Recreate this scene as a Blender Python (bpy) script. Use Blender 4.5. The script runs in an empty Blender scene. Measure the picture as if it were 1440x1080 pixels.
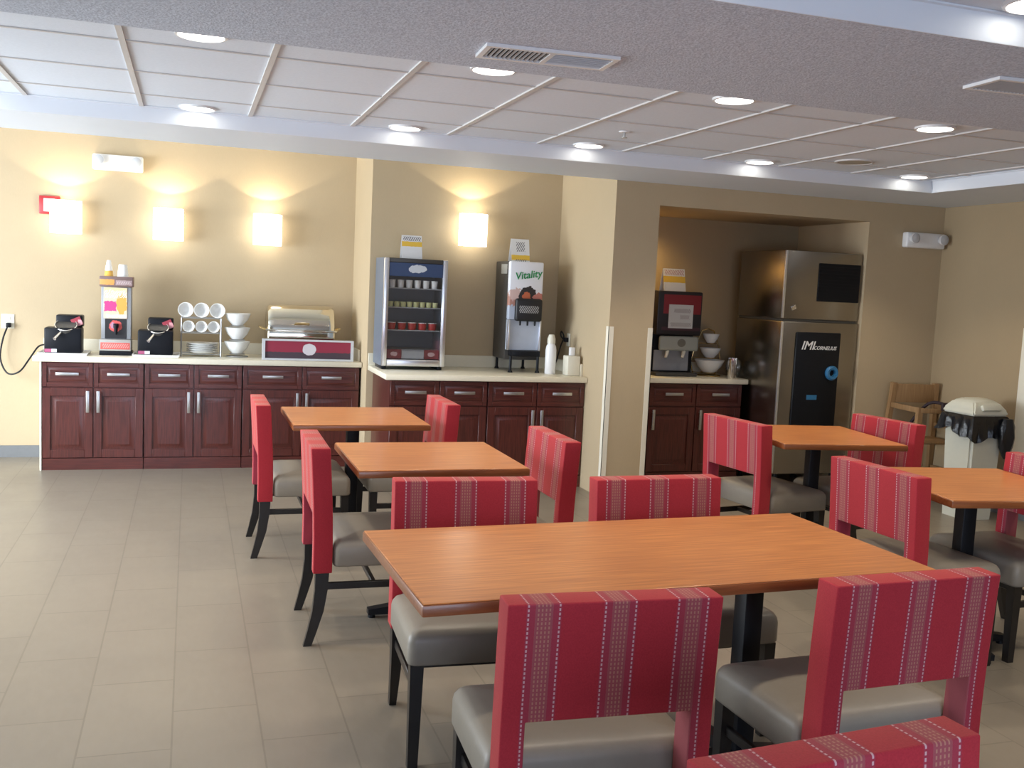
import bpy, bmesh, math, random
from mathutils import Vector, Matrix
random.seed(7)
sc = bpy.context.scene
COL = sc.collection
PI = math.pi
R = math.radians

# ------------------------------------------------------------------ materials
def srgb(r, g, b):
    f = lambda c: (c / 255 / 12.92) if c / 255 <= .04045 else ((c / 255 + .055) / 1.055) ** 2.4
    return (f(r), f(g), f(b), 1)

def newmat(name):
    m = bpy.data.materials.new(name); m.use_nodes = True
    nt = m.node_tree
    return m, nt, nt.nodes['Principled BSDF']

def mth(nt, op, a, b=None, c=None):
    n = nt.nodes.new('ShaderNodeMath'); n.operation = op
    for i, v in enumerate((a, b, c)):
        if v is None: continue
        if isinstance(v, (int, float)): n.inputs[i].default_value = v
        else: nt.links.new(v, n.inputs[i])
    return n.outputs[0]

def mixc(nt, fac, a, b):
    n = nt.nodes.new('ShaderNodeMix'); n.data_type = 'RGBA'
    for s, v in ((n.inputs[0], fac), (n.inputs[6], a), (n.inputs[7], b)):
        if isinstance(v, (int, float)): s.default_value = v
        elif isinstance(v, tuple): s.default_value = v
        else: nt.links.new(v, s)
    return n.outputs[2]

def objco(nt):
    return nt.nodes.new('ShaderNodeTexCoord').outputs['Object']

def noise(nt, co, scale, detail=2, sc3=None):
    if sc3:
        mp = nt.nodes.new('ShaderNodeMapping'); mp.inputs['Scale'].default_value = sc3
        nt.links.new(co, mp.inputs[0]); co = mp.outputs[0]
    n = nt.nodes.new('ShaderNodeTexNoise'); n.inputs['Scale'].default_value = scale
    n.inputs['Detail'].default_value = detail
    nt.links.new(co, n.inputs['Vector'])
    return n.outputs['Fac']

def bump(nt, bs, h, strength, dist=.01):
    b = nt.nodes.new('ShaderNodeBump'); b.inputs['Strength'].default_value = strength
    b.inputs['Distance'].default_value = dist
    nt.links.new(h, b.inputs['Height']); nt.links.new(b.outputs[0], bs.inputs['Normal'])

def mat(name, col, rough=.5, metal=0, var=.08, scale=30, bmp=0, coat=0, spec=.5):
    m, nt, bs = newmat(name)
    co = objco(nt)
    f = noise(nt, co, scale)
    dark = tuple(c * (1 - var) for c in col[:3]) + (1,)
    lite = tuple(min(1, c * (1 + var)) for c in col[:3]) + (1,)
    nt.links.new(mixc(nt, f, dark, lite), bs.inputs['Base Color'])
    bs.inputs['Roughness'].default_value = rough; bs.inputs['Metallic'].default_value = metal
    bs.inputs['Coat Weight'].default_value = coat
    bs.inputs['Specular IOR Level'].default_value = spec
    if bmp: bump(nt, bs, noise(nt, co, scale * 4, 3), bmp)
    return m

def emit(name, col, strength):
    m, nt, bs = newmat(name)
    bs.inputs['Base Color'].default_value = col
    bs.inputs['Emission Color'].default_value = col
    f = noise(nt, objco(nt), 4)
    nt.links.new(mth(nt, 'MULTIPLY', mth(nt, 'MULTIPLY_ADD', f, .1, .95), strength), bs.inputs['Emission Strength'])
    return m

def patch(name, base, patches, rough=.45, warp=0, axes='XZ', metal=0):
    """printed panel: rectangles / ellipses of colour on a base, in the part's own coordinates"""
    m, nt, bs = newmat(name)
    co = objco(nt)
    if warp:
        nz = nt.nodes.new('ShaderNodeTexNoise'); nz.inputs['Scale'].default_value = 45
        nt.links.new(co, nz.inputs['Vector'])
        vm = nt.nodes.new('ShaderNodeVectorMath'); vm.operation = 'MULTIPLY_ADD'
        nt.links.new(nz.outputs['Color'], vm.inputs[0]); vm.inputs[1].default_value = (warp,) * 3
        va = nt.nodes.new('ShaderNodeVectorMath'); va.operation = 'ADD'
        va.inputs[1].default_value = (-warp / 2,) * 3
        nt.links.new(co, vm.inputs[2]); nt.links.new(vm.outputs[0], va.inputs[0]); co = va.outputs[0]
    sp = nt.nodes.new('ShaderNodeSeparateXYZ'); nt.links.new(co, sp.inputs[0])
    X, Z = sp.outputs[axes[0]], sp.outputs[axes[1]]
    c = base
    for p in patches:
        kind, x0, x1, z0, z1, pc = p
        if kind == 'r':
            k = mth(nt, 'MULTIPLY', mth(nt, 'MULTIPLY', mth(nt, 'GREATER_THAN', X, x0), mth(nt, 'LESS_THAN', X, x1)),
                    mth(nt, 'MULTIPLY', mth(nt, 'GREATER_THAN', Z, z0), mth(nt, 'LESS_THAN', Z, z1)))
        elif kind == 'e':
            dx = mth(nt, 'MULTIPLY', mth(nt, 'SUBTRACT', X, (x0 + x1) / 2), 2 / (x1 - x0))
            dz = mth(nt, 'MULTIPLY', mth(nt, 'SUBTRACT', Z, (z0 + z1) / 2), 2 / (z1 - z0))
            k = mth(nt, 'LESS_THAN', mth(nt, 'ADD', mth(nt, 'MULTIPLY', dx, dx), mth(nt, 'MULTIPLY', dz, dz)), 1)
        else:   # 's' slanted strokes, a scribble of print
            k = mth(nt, 'MULTIPLY', mth(nt, 'MULTIPLY', mth(nt, 'GREATER_THAN', X, x0), mth(nt, 'LESS_THAN', X, x1)),
                    mth(nt, 'MULTIPLY', mth(nt, 'GREATER_THAN', Z, z0), mth(nt, 'LESS_THAN', Z, z1)))
            fr = mth(nt, 'FRACT', mth(nt, 'MULTIPLY', mth(nt, 'SUBTRACT', X, mth(nt, 'MULTIPLY', Z, .6)), 60))
            k = mth(nt, 'MULTIPLY', k, mth(nt, 'LESS_THAN', fr, .45))
        c = mixc(nt, k, c, pc)
    nt.links.new(c, bs.inputs['Base Color'])
    bs.inputs['Roughness'].default_value = rough; bs.inputs['Metallic'].default_value = metal
    return m

def wood(name, c1, c2, axis, scale=6, rough=.3, coat=.3, stretch=14, spec=.5):
    m, nt, bs = newmat(name)
    co = objco(nt)
    s = [stretch] * 3; s['XYZ'.index(axis)] = .8
    f = noise(nt, co, scale, 4, tuple(s))
    f2 = noise(nt, co, 1.7, 2)
    k = mth(nt, 'ADD', mth(nt, 'MULTIPLY', f, .75), mth(nt, 'MULTIPLY', f2, .25))
    r = nt.nodes.new('ShaderNodeValToRGB'); r.color_ramp.elements[0].position = .36; r.color_ramp.elements[1].position = .64
    r.color_ramp.elements[0].color = c1; r.color_ramp.elements[1].color = c2
    nt.links.new(k, r.inputs[0]); nt.links.new(r.outputs[0], bs.inputs['Base Color'])
    bs.inputs['Roughness'].default_value = rough; bs.inputs['Coat Weight'].default_value = coat
    bs.inputs['Coat Roughness'].default_value = .2
    bs.inputs['Specular IOR Level'].default_value = spec
    bump(nt, bs, f, .05, .002)
    return m

def fabric():
    m, nt, bs = newmat('striped_red_fabric')
    co = objco(nt)
    sp = nt.nodes.new('ShaderNodeSeparateXYZ'); nt.links.new(co, sp.inputs[0])
    x, y, z = sp.outputs
    v = mth(nt, 'ADD', z, y)
    d = None
    for c in (-.188, .006, .197):
        a = mth(nt, 'ABSOLUTE', mth(nt, 'SUBTRACT', x, c))
        d = a if d is None else mth(nt, 'MINIMUM', d, a)
    base_n = noise(nt, co, 260, 2)
    base = mixc(nt, base_n, (.30, .014, .026, 1), (.47, .030, .046, 1))
    zone = mth(nt, 'LESS_THAN', d, .044)
    c = mixc(nt, mth(nt, 'MULTIPLY', zone, .55), base, (.29, .045, .08, 1))
    band = mth(nt, 'LESS_THAN', d, .022)
    c = mixc(nt, mth(nt, 'MULTIPLY', band, .6), c, (.30, .095, .10, 1))
    fr = mth(nt, 'FRACT', mth(nt, 'MULTIPLY', v, 1 / .0105))
    dash = mth(nt, 'LESS_THAN', fr, .6)
    cols = mth(nt, 'LESS_THAN', mth(nt, 'ABSOLUTE', mth(nt, 'SUBTRACT', mth(nt, 'FRACT', mth(nt, 'MULTIPLY', d, 1 / .0095)), .5)), .2)
    k = mth(nt, 'MULTIPLY', mth(nt, 'MULTIPLY', band, cols), dash)
    c = mixc(nt, mth(nt, 'MULTIPLY', k, .6), c, (.50, .26, .17, 1))
    line = mth(nt, 'LESS_THAN', mth(nt, 'ABSOLUTE', mth(nt, 'SUBTRACT', d, .039)), .0021)
    k = mth(nt, 'MULTIPLY', line, dash)
    c = mixc(nt, mth(nt, 'MULTIPLY', k, .75), c, (.66, .45, .45, 1))
    nt.links.new(c, bs.inputs['Base Color'])
    bs.inputs['Roughness'].default_value = .75
    bs.inputs['Sheen Weight'].default_value = .25
    bs.inputs['Sheen Tint'].default_value = (1, .45, .3, 1)
    bs.inputs['Specular IOR Level'].default_value = .25
    bump(nt, bs, base_n, .15, .002)
    return m

def glassmat(name, tint=(1, 1, 1, 1), gl=.12):
    m = bpy.data.materials.new(name); m.use_nodes = True
    nt = m.node_tree; nt.nodes.clear()
    o = nt.nodes.new('ShaderNodeOutputMaterial'); mx = nt.nodes.new('ShaderNodeMixShader')
    t = nt.nodes.new('ShaderNodeBsdfTransparent'); g = nt.nodes.new('ShaderNodeBsdfGlossy')
    t.inputs[0].default_value = tint; g.inputs['Roughness'].default_value = .05
    mx.inputs[0].default_value = gl
    nt.links.new(t.outputs[0], mx.inputs[1]); nt.links.new(g.outputs[0], mx.inputs[2])
    nt.links.new(mx.outputs[0], o.inputs[0])
    return m

def wallmat(name, col):
    m, nt, bs = newmat(name)
    co = objco(nt)
    f = noise(nt, co, 3, 3); g = noise(nt, co, 120, 2, (1, 1, .35))
    a = mixc(nt, f, tuple(c * .95 for c in col[:3]) + (1,), tuple(c * 1.04 for c in col[:3]) + (1,))
    a = mixc(nt, mth(nt, 'MULTIPLY', g, .25), a, tuple(c * .8 for c in col[:3]) + (1,))
    nt.links.new(a, bs.inputs['Base Color'])
    bs.inputs['Roughness'].default_value = .8; bs.inputs['Specular IOR Level'].default_value = .25
    bump(nt, bs, g, .12, .004)
    return m

def floormat():
    m, nt, bs = newmat('porcelain_floor_tile')
    co = objco(nt)
    sp = nt.nodes.new('ShaderNodeSeparateXYZ'); nt.links.new(co, sp.inputs[0])
    cb = nt.nodes.new('ShaderNodeCombineXYZ')
    nt.links.new(mth(nt, 'ADD', sp.outputs[1], .22), cb.inputs[0])
    nt.links.new(mth(nt, 'ADD', sp.outputs[0], .0382), cb.inputs[1])
    b = nt.nodes.new('ShaderNodeTexBrick')
    b.inputs['Scale'].default_value = 1; b.inputs['Brick Width'].default_value = .61; b.inputs['Row Height'].default_value = .305
    b.inputs['Mortar Size'].default_value = .004; b.inputs['Mortar Smooth'].default_value = .3
    b.inputs['Color1'].default_value = (.215, .186, .148, 1); b.inputs['Color2'].default_value = (.235, .204, .162, 1)
    b.inputs['Mortar'].default_value = (.145, .125, .098, 1)
    nt.links.new(cb.outputs[0], b.inputs['Vector'])
    n1 = noise(nt, co, 2.2, 4); n2 = noise(nt, co, 22, 3, (1.6, .5, 1))
    c = mixc(nt, mth(nt, 'MULTIPLY', n1, .5), b.outputs['Color'], (.175, .15, .118, 1))
    c = mixc(nt, mth(nt, 'MULTIPLY', n2, .3), c, (.29, .255, .208, 1))
    nt.links.new(c, bs.inputs['Base Color'])
    nt.links.new(mth(nt, 'MULTIPLY_ADD', n1, .2, .27), bs.inputs['Roughness'])
    bs.inputs['Specular IOR Level'].default_value = .5
    bump(nt, bs, b.outputs['Fac'], -.15, .003)
    return m

def steelmat(name, col, rough, axis):
    m, nt, bs = newmat(name)
    s = [160] * 3; s['XYZ'.index(axis)] = 1
    f = noise(nt, objco(nt), 1, 3, tuple(s))
    nt.links.new(mixc(nt, f, tuple(c * .97 for c in col[:3]) + (1,), col), bs.inputs['Base Color'])
    bs.inputs['Metallic'].default_value = 1
    nt.links.new(mth(nt, 'MULTIPLY_ADD', f, .04, rough), bs.inputs['Roughness'])
    return m

def popcornmat():
    m, nt, bs = newmat('textured_ceiling_paint')
    co = objco(nt)
    f = noise(nt, co, 130, 2)
    r = nt.nodes.new('ShaderNodeValToRGB'); r.color_ramp.elements[0].position = .38; r.color_ramp.elements[1].position = .62
    r.color_ramp.elements[0].color = (.46, .51, .60, 1); r.color_ramp.elements[1].color = (.64, .70, .80, 1)
    nt.links.new(f, r.inputs[0]); nt.links.new(r.outputs[0], bs.inputs['Base Color'])
    bs.inputs['Roughness'].default_value = .9
    bump(nt, bs, f, .45, .006)
    return m

M = {}
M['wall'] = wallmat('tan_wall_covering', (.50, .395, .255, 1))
M['wall_shaded'] = wallmat('tan_wall_covering_shaded', (.385, .29, .175, 1))  # same tan covering, darkened in colour for the dimmer right wall and niche
M['wall_white'] = mat('soft_white_paint', (.70, .75, .81, 1), .6, var=.02, scale=4)
M['crown'] = mat('crown_white_paint', (.74, .78, .84, 1), .55, var=.02, scale=4)
M['tile'] = mat('acoustic_tile', (.74, .80, .88, 1), .85, var=.05, scale=60, bmp=.1)
M['tbar'] = mat('grid_tee_white', (.62, .60, .58, 1), .5, var=.03)
M['popcorn'] = popcornmat()
M['floor'] = floormat()
M['base'] = mat('grey_baseboard', (.16, .165, .17, 1), .5)
M['guard'] = mat('cream_corner_guard', (.80, .76, .64, 1), .4, var=.03)
M['cherry'] = wood('cherry_cabinet_wood', (.055, .011, .008, 1), (.105, .022, .016, 1), 'Z', 7, .35, .25)
M['cherry_h'] = wood('cherry_cabinet_wood_across', (.055, .011, .008, 1), (.105, .022, .016, 1), 'X', 7, .35, .25)
M['laminate'] = mat('cream_laminate', (.76, .71, .57, 1), .35, var=.04, scale=80)
M['nickel'] = mat('brushed_nickel', (.58, .58, .57, 1), .35, 1, var=.05)
M['fabric'] = fabric()
M['vinyl'] = mat('taupe_vinyl', (.25, .225, .185, 1), .42, var=.05, scale=25, bmp=.04)
M['ebony'] = mat('ebony_wood', (.012, .010, .009, 1), .35, var=.2)
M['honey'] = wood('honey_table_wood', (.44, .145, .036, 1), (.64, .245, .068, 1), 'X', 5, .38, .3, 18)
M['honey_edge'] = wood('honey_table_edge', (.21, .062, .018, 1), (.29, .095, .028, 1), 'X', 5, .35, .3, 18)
M['black_metal'] = mat('black_powder_coat', (.006, .007, .010, 1), .45, var=.2, spec=.3)
M['black'] = mat('black_plastic', (.007, .008, .011, 1), .4, var=.2, spec=.22)
M['char'] = mat('charcoal_plastic', (.05, .047, .043, 1), .45, var=.15)
M['white'] = mat('white_plastic', (.80, .80, .80, 1), .35, var=.03)
M['ivory'] = mat('ivory_plastic', (.72, .69, .58, 1), .4, var=.03)
M['china'] = mat('white_china', (.80, .80, .78, 1), .2, var=.02)
M['foam'] = mat('white_foam_cup', (.82, .82, .80, 1), .7, var=.02)
M['steel'] = steelmat('stainless_sheet', (.36, .33, .29, 1), .24, 'X')
M['steel_lt'] = steelmat('bright_stainless', (.84, .86, .90, 1), .28, 'X')
M['splash'] = mat('pale_splash_panel', (.50, .55, .64, 1), .25, var=.12, scale=9)  # pale blue-white colour stands in for light from inside the juice machine
M['cooler'] = mat('cooler_liner', (.13, .16, .21, 1), .35, var=.1)
M['chrome'] = mat('chrome', (.80, .80, .82, 1), .08, 1, var=.02)
M['chafer'] = mat('polished_chafer_steel', (.70, .66, .56, 1), .10, 1, var=.02)
M['brass'] = mat('brass', (.65, .48, .22, 1), .25, 1, var=.05)
M['wire'] = mat('grey_wire', (.50, .51, .53, 1), .3, .8, var=.05)
M['grey'] = mat('grey_enamel', (.33, .34, .36, 1), .4, var=.05)
M['grey_lt'] = mat('pale_grey_enamel', (.55, .56, .58, 1), .4, var=.05)
M['red'] = mat('red_plastic', (.40, .02, .025, 1), .4, var=.1)
M['oak'] = wood('oak_high_chair_wood', (.27, .155, .07, 1), (.36, .215, .10, 1), 'Z', 6, .45, .1)
M['bag'] = mat('black_bin_liner', (.010, .011, .014, 1), .28, var=.3, scale=12, bmp=.3)
M['can'] = mat('beige_bin_plastic', (.62, .62, .53, 1), .5, var=.03)
M['shade'] = emit('lit_white_shade', (1, .95, .82, 1), 4.2)
M['lens'] = emit('lit_downlight_lens', (1, .95, .84, 1), 9)
M['glass'] = glassmat('clear_glass')
M['acrylic'] = glassmat('clear_acrylic', (.9, .92, .93, 1), .2)
M['blue'] = mat('blue_plastic', (.03, .16, .33, 1), .35, var=.1)
M['green'] = mat('green_lettering', (.01, .25, .07, 1), .5)
M['letter_white'] = mat('white_lettering', (.75, .75, .75, 1), .5)
M['yellow'] = mat('pale_yellow_tub', (.60, .60, .30, 1), .5)
M['strap'] = mat('dark_strap', (.03, .015, .02, 1), .6)
M['louver'] = mat('louver_grey', (.30, .30, .31, 1), .5)
M['stain'] = mat('tan_speaker_grille', (.40, .36, .29, 1), .8)

# ------------------------------------------------------------------ mesh helpers
class MB:
    def __init__(s): s.bm = bmesh.new()
    def _add(s, verts, faces):
        vs = [s.bm.verts.new(v) for v in verts]
        for f in faces:
            try: s.bm.faces.new([vs[i] for i in f])
            except ValueError: pass
        return vs
    def box(s, x0, x1, y0, y1, z0, z1, bev=0, seg=2, rot=None, piv=None):
        t = bmesh.new()
        bmesh.ops.create_cube(t, size=1)
        for v in t.verts:
            v.co = ((x0 + x1) / 2 + v.co.x * (x1 - x0), (y0 + y1) / 2 + v.co.y * (y1 - y0), (z0 + z1) / 2 + v.co.z * (z1 - z0))
        if bev: bmesh.ops.bevel(t, geom=t.edges[:], offset=bev, segments=seg, profile=.5, affect='EDGES')
        if rot: bmesh.ops.rotate(t, verts=t.verts[:], cent=piv or ((x0 + x1) / 2, (y0 + y1) / 2, (z0 + z1) / 2), matrix=rot)
        s.merge(t); return s
    def merge(s, t):
        t.verts.ensure_lookup_table(); t.verts.index_update()
        s._add([v.co.copy() for v in t.verts], [[v.index for v in f.verts] for f in t.faces]); t.free()
    def loft(s, rings, cap=True, closed=True):
        n = len(rings[0]); vs = [[s.bm.verts.new(p) for p in r] for r in rings]
        for a, b in zip(vs, vs[1:]):
            for i in range(n if closed else n - 1):
                j = (i + 1) % n
                s.bm.faces.new((a[i], a[j], b[j], b[i]))
        if cap and closed:
            s.bm.faces.new(vs[0][::-1]); s.bm.faces.new(vs[-1])
        return s
    def cyl(s, p0, p1, r0, r1=None, n=16, cap=True):
        r1 = r0 if r1 is None else r1
        p0, p1 = Vector(p0), Vector(p1); d = (p1 - p0).normalized()
        u = d.orthogonal().normalized(); w = d.cross(u)
        s.loft([[p + (u * math.cos(2 * PI * i / n) + w * math.sin(2 * PI * i / n)) * r for i in range(n)] for p, r in ((p0, r0), (p1, r1))], cap)
        return s
    def bar(s, p0, p1, a0, a1=None, ref=(0, 1, 0)):
        """square bar of half-size a0 -> a1"""
        a1 = a0 if a1 is None else a1
        p0, p1 = Vector(p0), Vector(p1); d = (p1 - p0).normalized()
        u = Vector(ref).cross(d)
        u = (u if u.length > .1 else Vector((1, 0, 0)).cross(d)).normalized(); w = d.cross(u)
        s.loft([[p + u * sx * a + w * sy * a for sx, sy in ((-1, -1), (1, -1), (1, 1), (-1, 1))] for p, a in ((p0, a0), (p1, a1))])
        return s
    def tube(s, pts, r, n=8, closed=False):
        pts = [Vector(p) for p in pts]
        rings = []; u = None
        for i, p in enumerate(pts):
            a = pts[i - 1] if (i or closed) else p; b = pts[(i + 1) % len(pts)] if (i + 1 < len(pts) or closed) else p
            d = (b - a).normalized()
            u = d.orthogonal().normalized() if u is None else (u - d * u.dot(d)).normalized()
            w = d.cross(u)
            rings.append([p + (u * math.cos(2 * PI * k / n) + w * math.sin(2 * PI * k / n)) * r for k in range(n)])
        if closed: s.loft(rings + [rings[0]], cap=False)
        else: s.loft(rings)
        return s
    def lathe(s, prof, c=(0, 0, 0), n=24, axis='Z', sx=1, sy=1, cap=False):
        rings = []
        for r, z in prof:
            ring = []
            for i in range(n):
                a = 2 * PI * i / n
                p = (r * math.cos(a) * sx, r * math.sin(a) * sy, z)
                if axis == 'Y': p = (p[0], z, p[1])
                if axis == 'X': p = (z, p[0], p[1])
                ring.append(Vector(p) + Vector(c))
            rings.append(ring)
        s.loft(rings, cap=cap); return s
    def prism(s, pts, axis, a, b):
        """closed outline pts extruded along axis from a to b"""
        def P(p, t):
            return {'X': (t, p[0], p[1]), 'Y': (p[0], t, p[1]), 'Z': (p[0], p[1], t)}[axis]
        s.loft([[P(p, a) for p in pts], [P(p, b) for p in pts]]); return s
    def obj(s, name, m, parent=None, loc=None, ang=38):
        bmesh.ops.remove_doubles(s.bm, verts=s.bm.verts[:], dist=1e-6)
        bmesh.ops.recalc_face_normals(s.bm, faces=s.bm.faces[:])
        me = bpy.data.meshes.new(name); s.bm.to_mesh(me); s.bm.free()
        for p in me.polygons: p.use_smooth = True
        me.set_sharp_from_angle(angle=R(ang))
        o = bpy.data.objects.new(name, me); COL.objects.link(o)
        o.data.materials.append(M[m] if isinstance(m, str) else m)
        if parent: o.parent = parent
        if loc: o.location = loc
        return o

def tag(o, label=None, cat=None, group=None, kind=None):
    for k, v in (('label', label), ('category', cat), ('group', group), ('kind', kind)):
        if v: o[k] = v
    return o

def thing(name, label, cat, loc=(0, 0, 0), rz=0, group=None):
    o = bpy.data.objects.new(name, None); COL.objects.link(o)
    o.empty_display_size = .1
    o.location = loc; o.rotation_euler = (0, 0, rz)
    return tag(o, label, cat, group)

def copy_tree(o, parent=None):
    c = o.copy(); COL.objects.link(c)
    if parent: c.parent = parent
    for ch in list(o.children): copy_tree(ch, c)
    return c

def struct(name, mb, m):
    return tag(mb.obj(name, m), kind='structure')

def text_part(name, body, size, m, parent, loc, rx=PI / 2, shear=0, rotroll=0, sx=1, depth=.001):
    cu = bpy.data.curves.new(name + '_curve', 'FONT'); cu.body = body; cu.size = size; cu.shear = shear
    cu.extrude = depth; cu.align_x = 'CENTER'; cu.align_y = 'CENTER'; cu.resolution_u = 4; cu.offset = size * .012
    t = bpy.data.objects.new(name + '_tmp', cu); COL.objects.link(t)
    dg = bpy.context.evaluated_depsgraph_get()
    me = bpy.data.meshes.new_from_object(t.evaluated_get(dg))
    bpy.data.objects.remove(t); bpy.data.curves.remove(cu)
    me.name = name; me.materials.clear(); me.materials.append(M[m])
    me.transform(Matrix.Translation(loc) @ Matrix.Rotation(rx, 4, 'X') @ Matrix.Rotation(rotroll, 4, 'Z') @ Matrix.Diagonal((sx, 1, 1, 1)))
    o = bpy.data.objects.new(name, me); COL.objects.link(o); o.parent = parent
    return o

# ------------------------------------------------------------------ camera
F, HC = 1389.58, 1.6383
YW, PT, RL = .3181, .0987, .0469
fw = Vector((math.sin(YW) * math.cos(PT), math.cos(YW) * math.cos(PT), -math.sin(PT)))
r0 = Vector((math.cos(YW), -math.sin(YW), 0)); u0 = r0.cross(fw)
rr = r0 * math.cos(RL) + u0 * math.sin(RL); uu = u0 * math.cos(RL) - r0 * math.sin(RL)
cd = bpy.data.cameras.new('camera'); cam = bpy.data.objects.new('camera', cd); COL.objects.link(cam)
cd.sensor_width = 36; cd.lens = F * 36 / 1440; cd.clip_start = .05; cd.clip_end = 100
cam.matrix_world = Matrix(((rr.x, uu.x, -fw.x, 0), (rr.y, uu.y, -fw.y, 0), (rr.z, uu.z, -fw.z, HC), (0, 0, 0, 1)))
sc.camera = cam

# ------------------------------------------------------------------ the room
XL, XR, YF = -3.7, 6.22, -2.6           # left wall, right wall, wall behind the viewer
Y1, Y2, Y3 = 9.16, 8.29, 7.106          # buffet wall, juice alcove wall, front face of column / niche wall
XA, XC, XN0, XN1, YN = 1.43, 3.115, 3.49, 5.45, 8.13
HS, HT, HA, HN = 2.488, 2.581, 2.92, 2.32
T = .12
struct('floor', MB().box(XL - T, XR + T, YF - T, Y1 + T, -.1, 0), 'floor')
struct('wall_back', MB().box(XL - T, XA, Y1, Y1 + T, 0, HA), 'wall')
struct('wall_back_return', MB().prism([(XA, Y2), (XC - .001, Y2), (XC - .001, Y2 + .1), (XA + .1, Y2 + .1), (XA + .1, Y1), (XA, Y1)], 'Z', 0, HA), 'wall')
struct('wall_column', MB().box(XC, XN0, Y3, Y2 + .1, 0, HA), 'wall')
struct('wall_niche_left', MB().box(XN0 - .01, XN0, Y2 + .1, YN + .3, 0, HA), 'wall')
struct('wall_niche_back', MB().box(XN0, XN1, YN, YN + T, 0, HS), 'wall_shaded')
struct('wall_niche_header', MB().box(XN0, XN1, Y3, YN, HN, HA), 'wall')
struct('wall_niche_right', MB().box(XN1, XR, Y3, YN + T, 0, HA), 'wall')
struct('wall_right', MB().box(XR, XR + T, YF - T, YN + T, 0, HA), 'wall_shaded')
RW = (-1.6, 2.4)
struct('wall_front', MB().box(XL, RW[0], YF - T, YF, 0, HA).box(RW[1], XR, YF - T, YF, 0, HA).box(RW[0], RW[1], YF - T, YF, 0, .3).box(RW[0], RW[1], YF - T, YF, 2.2, HA), 'wall')
w = bpy.data.objects.new('window_3', None); COL.objects.link(w); w.location = (RW[0], YF - .06, .3); tag(w, kind='structure')
L = RW[1] - RW[0]
tag(MB().box(0, .06, -.04, .04, 0, 1.9).box(L - .06, L, -.04, .04, 0, 1.9).box(.06, L - .06, -.04, .04, 0, .06).box(.06, L - .06, -.04, .04, 1.84, 1.9).box(L / 2 - .03, L / 2 + .03, -.03, .03, .06, 1.84).obj('window_frame', 'wall_white', w), kind='structure')
tag(MB().box(.06, L - .06, -.004, .004, .06, 1.84).obj('window_pane', 'glass', w), kind='structure')
# left wall with two tall windows that bring the daylight in
WIN = ((3.1, 5.1), (5.5, 8.1))
wl = MB(); yy = YF - T
for a, b in WIN:
    wl.box(XL - T, XL, yy, a, 0, HA); wl.box(XL - T, XL, a, b, 0, .25); wl.box(XL - T, XL, a, b, 2.3, HA); yy = b
wl.box(XL - T, XL, yy, Y1 + T, 0, HA)
struct('wall_left', wl, 'wall')
for i, (a, b) in enumerate(WIN):
    w = bpy.data.objects.new('window_%d' % (i + 1), None); COL.objects.link(w); w.location = (XL - .06, a, .25); tag(w, kind='structure')
    fr = MB(); L = b - a; H = 2.05
    fr.box(-.04, .04, 0, .06, 0, H); fr.box(-.04, .04, L - .06, L, 0, H); fr.box(-.04, .04, .06, L - .06, 0, .06); fr.box(-.04, .04, .06, L - .06, H - .06, H)
    fr.box(-.03, .03, L / 2 - .03, L / 2 + .03, .06, H - .06)
    tag(fr.obj('window_frame', 'wall_white', w), kind='structure')
    tag(MB().box(-.004, .004, .06, L - .06, .06, H - .06).obj('window_pane', 'glass', w), kind='structure')

# ceilings: perimeter soffit, tiled coffer, textured beam, second tiled coffer
YB0, YB1 = 2.65, 3.86
YE, XE = 6.27, 5.34
struct('ceiling', MB().box(XL, XR, YE, Y3 - .001, HS, HA).box(XE, XR, YF, YE, HS, HA), 'wall_white')
struct('ceiling.001', MB().box(XL, XE, YB0, YB1, HS, HA), 'popcorn')
struct('ceiling.002', MB().box(XL, XE, YB1, YE, HT, HT + .05), 'tile')
struct('ceiling.003', MB().box(XL, XE, YF, YB0, HT, HT + .05), 'tile')
struct('ceiling.004', MB().box(XL, XR, Y3, Y1, HA, HA + .05), 'wall_white')
# crown mouldings round the coffers
crown = [(0, 0), (-.006, 0), (-.010, .010), (-.022, HT - HS - .010), (-.03, HT - HS - .006), (-.03, HT - HS - .0005), (0, HT - HS - .0005)]
struct('trim_1', MB().prism([(YE + y, HS + z) for y, z in crown], 'X', XL, XE - .001), 'crown')
struct('trim_2', MB().prism([(XE + y, HS + z) for y, z in crown], 'Y', YB1, YE - .03), 'crown')
struct('trim_3', MB().prism([(YB0 + y, HS + z) for y, z in crown], 'X', XL, XE - .001), 'crown')
# suspended ceiling grid
g = MB()
for i in range(-6, 10):
    x = -.2802 + .61 * i
    if XL < x < XE - .1:
        g.box(x - .013, x + .013, YB1 + .001, YE - .02, HT - .008, HT)
        g.box(x - .013, x + .013, YF, YB0 - .09, HT - .008, HT)
struct('trim_4', g, 'tbar')
g = MB()
for y in (3.92, 4.53, 5.19, 5.85):
    g.box(XL, XE - .02, y - .008, y + .008, HT - .005, HT - .0003)
for y in (2.2, 1.59, .98, .37, -.24, -.85):
    g.box(XL, XE, y - .008, y + .008, HT - .005, HT - .0003)
struct('trim_5', g, 'tbar')
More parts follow.
